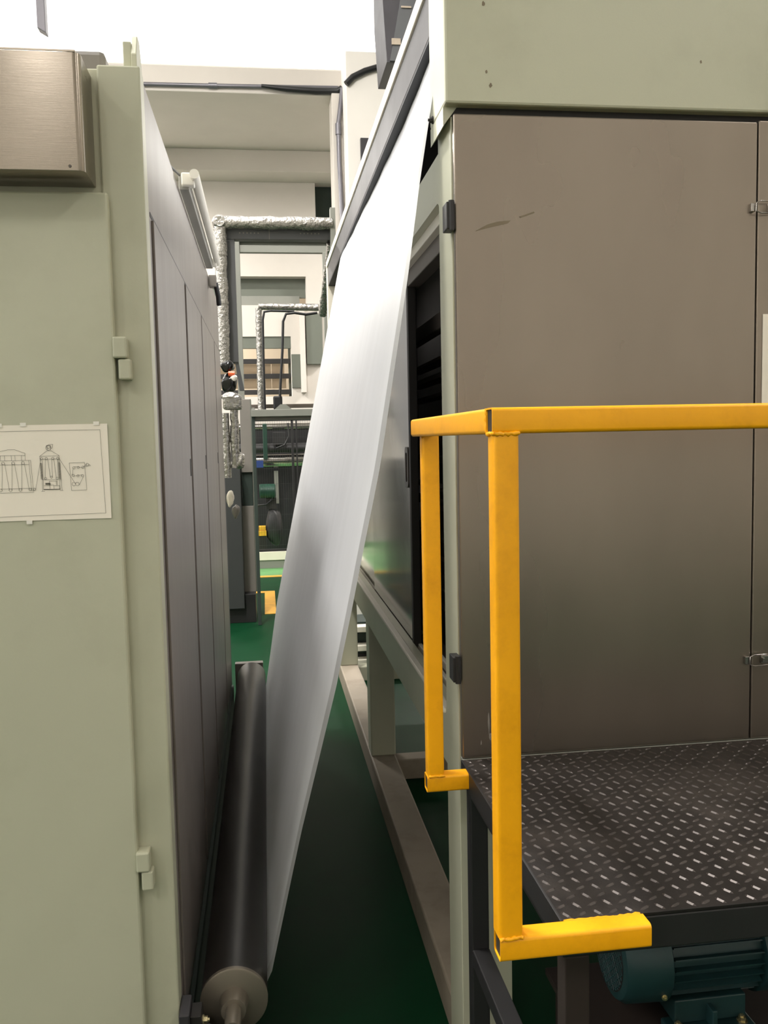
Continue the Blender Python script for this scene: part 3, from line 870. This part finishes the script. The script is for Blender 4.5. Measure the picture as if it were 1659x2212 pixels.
ct = thing('cable_tray', 'charcoal cable tray bent into an inverted L under the foil pipe', 'tray', (0.1, 6.5, 0))
box('cross_run', (-0.245, 0.535), (6.46, 6.54), (3.085, 3.17), 'tray', ct, 0.003)
box('drop_run', (-0.255, -0.165), (6.46, 6.54), (2.22, 3.085), 'tray', ct, 0.003)
prism('drop_tail', [(-0.19, 2.22), (-0.165, 2.22), (-0.13, 2.02), (-0.165, 2.02)], 'Y', 6.47, 6.53, 'tray', ct)
for x0 in (-0.13, 0.3):
    for i in range(6):
        box('slot', (x0 + i * 0.026, x0 + i * 0.026 + 0.008), (6.4585, 6.4605), (3.125, 3.133), 'cabgrey', ct, 0)
box('tray_seam', (0.08, 0.083), (6.4585, 6.4605), (3.085, 3.17), 'cabgrey', ct, 0)
box('end_upright', (0.515, 0.552), (6.40, 6.46), (0.0, 3.30), 'framegrey', ct, 0.003)

gf = thing('steel_gantry', 'grey green steel gantry frame behind the charcoal cable tray', 'frame', (0.1, 8.28, 0))
box('cross_member', (-0.224, 0.672), (8.25, 8.31), (3.465, 3.512), 'framegrey', gf, 0.003)
box('lower_member', (-0.2, 0.672), (8.27, 8.33), (3.371, 3.436), 'framegrey', gf, 0.003)
box('web_plate', (-0.2, 0.672), (8.29, 8.31), (3.436, 3.465), 'wallgreen', gf, 0)
box('upright', (-0.224, -0.168), (8.25, 8.33), (2.04, 3.465), 'framegrey', gf, 0.003)
box('upright', (0.585, 0.64), (8.25, 8.33), (0.0, 3.371), 'framegrey', gf, 0.003)

def cable(label, pts, r):
    t = tube('hanging_cable', pts, r, 'rubber', None, 10)
    return tag(t, label, 'cable')
cable('black cable running down behind the thin foil pipe', [(0.014, 7.95, 1.934), (0.016, 7.95, 2.4), (0.02, 7.95, 2.72), (0.035, 7.95, 2.79), (0.09, 7.95, 2.80), (0.3, 7.95, 2.795)], 0.011)
cable('black cable sagging from the foil pipe down to a plug', [(0.50, 7.9, 2.775), (0.40, 7.9, 2.76), (0.30, 7.9, 2.775), (0.225, 7.9, 2.765), (0.197, 7.9, 2.70), (0.183, 7.9, 2.44), (0.158, 7.9, 2.15), (0.148, 7.9, 2.02)], 0.012)
tag(box('cable_plug', (0.09, 0.17), (7.89, 7.99), (1.933, 2.05), 'rubber', bev=0.012), 'square black plug box at the end of the sagging cable', 'plug')

# wrapped valve group just past the cabinet
def lump(name, c, s, mat, parent, seed, amp=0.16):
    bm = bmesh.new()
    bmesh.ops.create_icosphere(bm, subdivisions=3, radius=1.0)
    rnd = random.Random(seed)
    dirs = [(Vector((rnd.uniform(-1, 1), rnd.uniform(-1, 1), rnd.uniform(-1, 1))).normalized(), rnd.uniform(3, 7), rnd.uniform(0, 6)) for _ in range(7)]
    for v in bm.verts:
        p = v.co.normalized()
        k = 1 + amp * sum(math.sin(p.dot(d_) * f_ + ph) for d_, f_, ph in dirs) / 3
        v.co = Vector((c[0] + p.x * s[0] * k, c[1] + p.y * s[1] * k, c[2] + p.z * s[2] * k))
    return bm_obj(name, bm, mat, parent, True)
bg = thing('wrapped_valve', 'valve bundled in shiny black plastic with an orange band', 'valve', (-0.2, 5.6, 1.96))
lump('upper_wrap', (-0.212, 5.6, 2.12), (0.042, 0.045, 0.036), 'bag', bg, 3)
lump('lower_wrap', (-0.204, 5.6, 2.02), (0.048, 0.05, 0.058), 'bag', bg, 5)
tube('orange_band', [(-0.205, 5.56, 2.072), (-0.168, 5.555, 2.07)], 0.016, 'orange', bg, 12)
lump('white_tag', (-0.172, 5.55, 2.045), (0.02, 0.012, 0.018), 'white', bg, 8)
fb = thing('foil_box', 'crumpled foil jacket around a fitting under the black wrapped valve', 'lagging', (-0.19, 5.55, 1.84))
lump('jacket_top', (-0.192, 5.55, 1.93), (0.055, 0.055, 0.026), 'foil', fb, 11, 0.2)
bm = bmesh.new()
add_box(bm, (-0.246, -0.128), (5.5, 5.62), (1.85, 1.94), 0.015)
bm_obj('jacket_body', bm, 'foil', fb)
fp = thing('foil_stack', 'pair of upright foil wrapped pipes below the crumpled foil jacket', 'pipe', (-0.2, 5.55, 1.4))
tube('foil_sleeve', [(-0.232, 5.55, 1.43 + i * 0.05) for i in range(9)], [0.022 * random.uniform(0.9, 1.1) for _ in range(9)], 'foil', fp, 14, 0.05)
tube('foil_sleeve', [(-0.180 + random.uniform(-.004, .004), 5.55, 1.49 + i * 0.045) for i in range(9)], [0.028 * random.uniform(0.85, 1.15) for _ in range(9)], 'foil', fp, 14, 0.05)
tube('riser_pipe', [(-0.262, 5.55, 0.0), (-0.262, 5.55, 1.5)], 0.012, 'conduit', fp, 10)
lump('torn_lagging', (-0.152, 5.54, 1.53), (0.026, 0.03, 0.05), 'foil', fp, 17, 0.25)
lump('hanging_scrap', (-0.222, 5.54, 1.30), (0.024, 0.02, 0.05), 'paper', fp, 19, 0.3)
lump('hanging_scrap', (-0.19, 5.56, 1.22), (0.022, 0.02, 0.04), 'cabgrey', fp, 23, 0.3)

# grey control cabinet standing further down the aisle
gc = thing('control_cabinet', 'narrow grey control cabinet with a charcoal side standing past the pipes', 'cabinet', (-0.2, 8.4, 0))
box('charcoal_side', (-0.62, -0.225), (8.0, 8.7), (0.14, 1.46), 'cabdark', gc, 0.004)
box('upper_panel', (-0.215, -0.115), (8.2, 8.5), (1.37, 2.04), 'cabgrey', gc, 0.004)
box('middle_panel', (-0.217, -0.12), (8.22, 8.5), (1.06, 1.37), 'dgreen', gc, 0.003)
box('lower_panel', (-0.225, -0.118), (8.19, 8.5), (0.26, 1.06), 'cabgrey', gc, 0.003)
box('plinth', (-0.6, -0.125), (8.05, 8.5), (0.0, 0.26), 'black', gc, 0.003)
box('edge_trim', (-0.118, -0.112), (8.2, 8.5), (0.26, 2.04), 'wallgreen', gc, 0)

# ------------------------------------------------------------------ fenced machine at the end of the aisle
bmh = thing('cross_beam', 'pale steel cross beam carrying the thin foil pipe before the mesh fence', 'beam', (0.2, 8, 0))
box('front_channel', (-0.108, 0.75), (7.88, 8.06), (1.869, 1.932), 'framegrey', bmh, 0.004)
box('top_rail', (-0.108, 0.75), (8.2, 8.26), (1.955, 1.99), 'fin', bmh, 0.003)
box('under_rail', (-0.108, 0.75), (7.93, 8.0), (1.84, 1.869), 'cabgrey', bmh, 0.003)
for xx in (-0.106, 0.70):
    box('support_post', (xx, xx + 0.03), (7.9, 7.96), (0.0, 1.869), 'dgreen', bmh, 0.003)
    box('support_bracket', (xx, xx + 0.03), (8.06, 8.24), (1.90, 1.955), 'framegrey', bmh, 0.003)
prism('gusset', [(0.10, 1.932), (0.25, 1.932), (0.2, 1.975), (0.15, 1.975)], 'Y', 7.885, 7.9, 'framegrey', bmh)
mf = thing('mesh_fence', 'dark wire mesh guard fence on a pale base rail', 'fence', (0.2, 11.5, 0))
for xx in (-0.19, 0.345, 0.90):
    box('post', (xx, xx + 0.03), (11.48, 11.52), (0.05, 1.94), 'black', mf, 0.002)
box('post', (0.405, 0.425), (11.46, 11.5), (0.2, 1.94), 'black', mf, 0.002)
box('top_rail', (-0.19, 0.93), (11.48, 11.52), (1.91, 1.95), 'black', mf, 0.002)
box('bottom_rail', (-0.19, 0.93), (11.48, 11.52), (0.22, 0.25), 'black', mf, 0.002)
bm = bmesh.new()
x = -0.16
while x < 0.9:
    add_tube(bm, [(x, 11.5, 0.25), (x, 11.5, 1.91)], 0.0016, 4)
    x += 0.03
z = 0.3
while z < 1.9:
    add_tube(bm, [(-0.16, 11.503, z), (0.9, 11.503, z)], 0.0016, 4)
    z += 0.2
ms = bm_obj('wire_mesh', bm, 'cabdark', mf)
ms['kind'] = 'stuff'
box('base_rail', (-0.2, 0.95), (11.45, 11.6), (0.11, 0.22), 'cream', mf, 0.004)
box('base_foot', (-0.2, 0.95), (11.47, 11.6), (0.0, 0.105), 'framegrey', mf, 0.003)
tag(box('sign_plate', (-0.157, -0.022), (11.43, 11.445), (1.316, 1.408), 'blue', bev=0.002), 'small blue sign plate hung on the mesh fence', 'sign')
bmach = thing('press_machine', 'dark roller machine with green motor behind the mesh fence', 'machine', (0.2, 12.8, 0))
box('back_frame', (-0.5, 0.95), (13.3, 13.4), (0.0, 1.9), 'rubber', bmach, 0)
lathe('steel_roller', [(-0.4, 0.1), (0.95, 0.1)], (0.2, 12.9, 1.37), 'X', 'polish', bmach, 32)
lathe('upper_roller', [(-0.4, 0.05), (0.95, 0.05)], (0.2, 12.9, 1.86), 'X', 'polish', bmach, 24)
lathe('dark_roller', [(-0.4, 0.07), (0.95, 0.07)], (0.2, 12.8, 1.55), 'X', 'black', bmach, 24)
box('control_block', (0.12, 0.30), (12.6, 12.75), (1.62, 1.78), 'black', bmach, 0.006)
lathe('green_motor', [(-0.09, 0.09), (-0.08, 0.1), (0.12, 0.1), (0.135, 0.08)], (0, 12.4, 0.96), 'X', 'greenmotor', bmach, 24)
box('pale_upright', (0.125, 0.185), (12.95, 13.0), (0.74, 1.22), 'framegrey', bmach, 0.003)
box('motor_bracket', (0.0, 0.14), (12.45, 12.8), (0.70, 0.86), 'dark', bmach, 0.003)
lump('black_hopper', (0.1, 12.5, 0.45), (0.12, 0.12, 0.26), 'black', bmach, 31, 0.08)
box('valve_pipe', (-0.02, 0.04), (12.5, 12.56), (1.40, 1.9), 'greenmotor', bmach, 0.01)
tube('hose', [(-0.16, 12.4, 0.76), (0.0, 12.4, 0.77), (0.08, 12.4, 0.84), (0.1, 12.4, 0.9)], 0.014, 'rubber', bmach, 8)
tube('hose', [(0.33, 12.3, 1.9), (0.34, 12.3, 1.72), (0.28, 12.3, 1.60), (0.16, 12.3, 1.555)], 0.011, 'rubber', bmach, 8)
yb = thing('parts_crate', 'small yellow and red crate on the floor behind the fence', 'crate', (-0.1, 12.5, 0.3))
box('tray', (-0.18, -0.01), (12.4, 12.6), (0.33, 0.40), 'redyel', yb, 0.004)
box('red_block', (-0.178, -0.12), (12.42, 12.58), (0.40, 0.46), 'red', yb, 0.004)
box('yellow_block', (-0.115, -0.02), (12.42, 12.58), (0.40, 0.46), 'redyel', yb, 0.004)
box('stand', (-0.17, -0.02), (12.42, 12.58), (0.0, 0.33), 'dark', yb, 0)

# shelving lit in the room behind the rear wall
rk = thing('storage_rack', 'grey rack with warm boards seen through the rear wall opening', 'rack', (0.1, 17, 0))
for xx in (-0.9, 0.50):
    box('upright', (xx, xx + 0.05), (17.0, 17.1), (0.0, 3.7), 'wallgreen', rk, 0.003)
for zz in (2.60, 2.90, 3.18):
    box('shelf_beam', (-0.9, 0.55), (16.98, 17.06), (zz - 0.06, zz + 0.03), 'tray', rk, 0.003)
for (x0, x1, z0, z1) in ((-0.8, 0.17, 2.93, 3.12), (0.18, 0.42, 2.93, 3.12), (-0.8, 0.17, 2.66, 2.84), (0.18, 0.45, 2.66, 2.84)):
    box('board', (x0, x1), (17.08, 17.12), (z0, z1), 'warm', rk, 0.002)

# stacked bars seen under the tower
for i, (zz, lab) in enumerate(((0.275, 'upper pale bar seen beneath the stainless tower'), (0.135, 'middle pale bar seen beneath the stainless tower'), (0.03, 'lowest pale bar seen beneath the stainless tower'))):
    o = box('timber_bar', (0.58, 1.2), (6.30, 6.40), (zz - 0.03, zz + 0.012), 'cream', bev=0.004)
    tag(o, lab, 'bar', 'pale bars beneath the tower')
st_ = thing('bar_stand', 'dark stand that carries the pale bars beneath the tower', 'stand', (0.9, 6.5, 0))
box('stand_body', (0.58, 1.2), (6.42, 6.7), (0.0, 0.30), 'dgreen', st_, 0.003)
for zz in (0.05, 0.14, 0.25):
    box('stand_ledge', (0.6, 1.18), (6.40, 6.43), (zz - 0.012, zz + 0.01), 'black', st_, 0)
gb = thing('grey_bin', 'pale grey bin standing behind the pale bars', 'bin', (1.0, 7.4, 0))
box('bin_body', (0.6, 1.6), (7.2, 7.6), (0.0, 0.55), 'white', gb, 0.01)
box('bin_rim', (0.58, 1.62), (7.18, 7.62), (0.55, 0.6), 'cabgrey', gb, 0.006)

# ------------------------------------------------------------------ conduits, duct and drop pipe high up
cd = thing('wall_conduit', 'grey conduit running under the white beam and down the pillar', 'conduit', (0.9, 10.9, 5.8))
tube('level_run', [(-3.0, 10.97, 5.845), (-0.5, 10.97, 5.865), (0.3, 10.97, 5.875), (1.02, 10.97, 5.885)], 0.024, 'conduit', cd, 10)
tube('coupling', [(-0.52, 10.97, 5.865), (-0.42, 10.97, 5.866)], 0.034, 'conduit', cd, 12)
tube('sagging_sleeve', [(0.1, 10.94, 5.87), (0.4, 10.93, 5.84), (0.75, 10.93, 5.825), (1.0, 10.93, 5.83), (1.06, 10.9, 5.86)], [0.02, 0.036, 0.042, 0.04, 0.034], 'rubber', cd, 10)
tube('drop_run', [(1.06, 10.88, 5.85), (1.03, 10.88, 5.62), (1.0, 10.86, 5.43), (1.0, 10.86, 5.0), (1.02, 10.86, 4.3), (1.03, 10.86, 3.6)], 0.027, 'conduit', cd, 10)
tube('coupling', [(0.998, 10.86, 5.30), (0.998, 10.86, 5.43)], 0.036, 'conduit', cd, 12)
tube('rising_run', [(1.06, 10.42, 5.72), (1.14, 10.42, 5.80), (1.28, 10.42, 5.87), (1.5, 10.42, 5.94), (1.62, 10.42, 5.92)], 0.036, 'rubber', cd, 10)
du = thing('exhaust_duct', 'dark grey exhaust duct high behind the cream beam', 'duct', (1.5, 8, 4.9))
prism('duct_wall', [(1.155, 5.9), (1.155, 5.5), (1.18, 4.97), (1.9, 4.97), (1.9, 5.9)], 'Y', 8.0, 8.6, 'beamgrey', du, 0.004)
prism('dark_strip', [(1.33, 5.6), (1.208, 4.98), (1.31, 4.98), (1.48, 5.6)], 'Y', 7.985, 8.0, 'tray', du)
box('lit_patch', (1.225, 1.305), (7.975, 7.99), (5.115, 5.168), 'dusty', du, 0)  # patches of light on the duct, put in as pale plates
box('lit_patch', (1.315, 1.405), (7.975, 7.99), (5.43, 5.445), 'dusty', du, 0)
box('duct_riser', (1.155, 1.9), (8.0, 8.6), (5.9, 9.0), 'beamgrey', du, 0)
dp = thing('drop_pipe', 'thin grey drop pipe hanging before the bright clerestory', 'pipe', (-1.08, 5, 3.8))
prism('pipe_shaft', [(-1.105, 3.825), (-1.062, 3.80), (-1.062, 9.0), (-1.11, 9.0)], 'Y', 4.97, 5.03, 'conduit', dp, 0.004)
box('pipe_flange', (-1.14, -1.03), (4.94, 5.06), (8.96, 9.0), 'conduit', dp, 0.003)
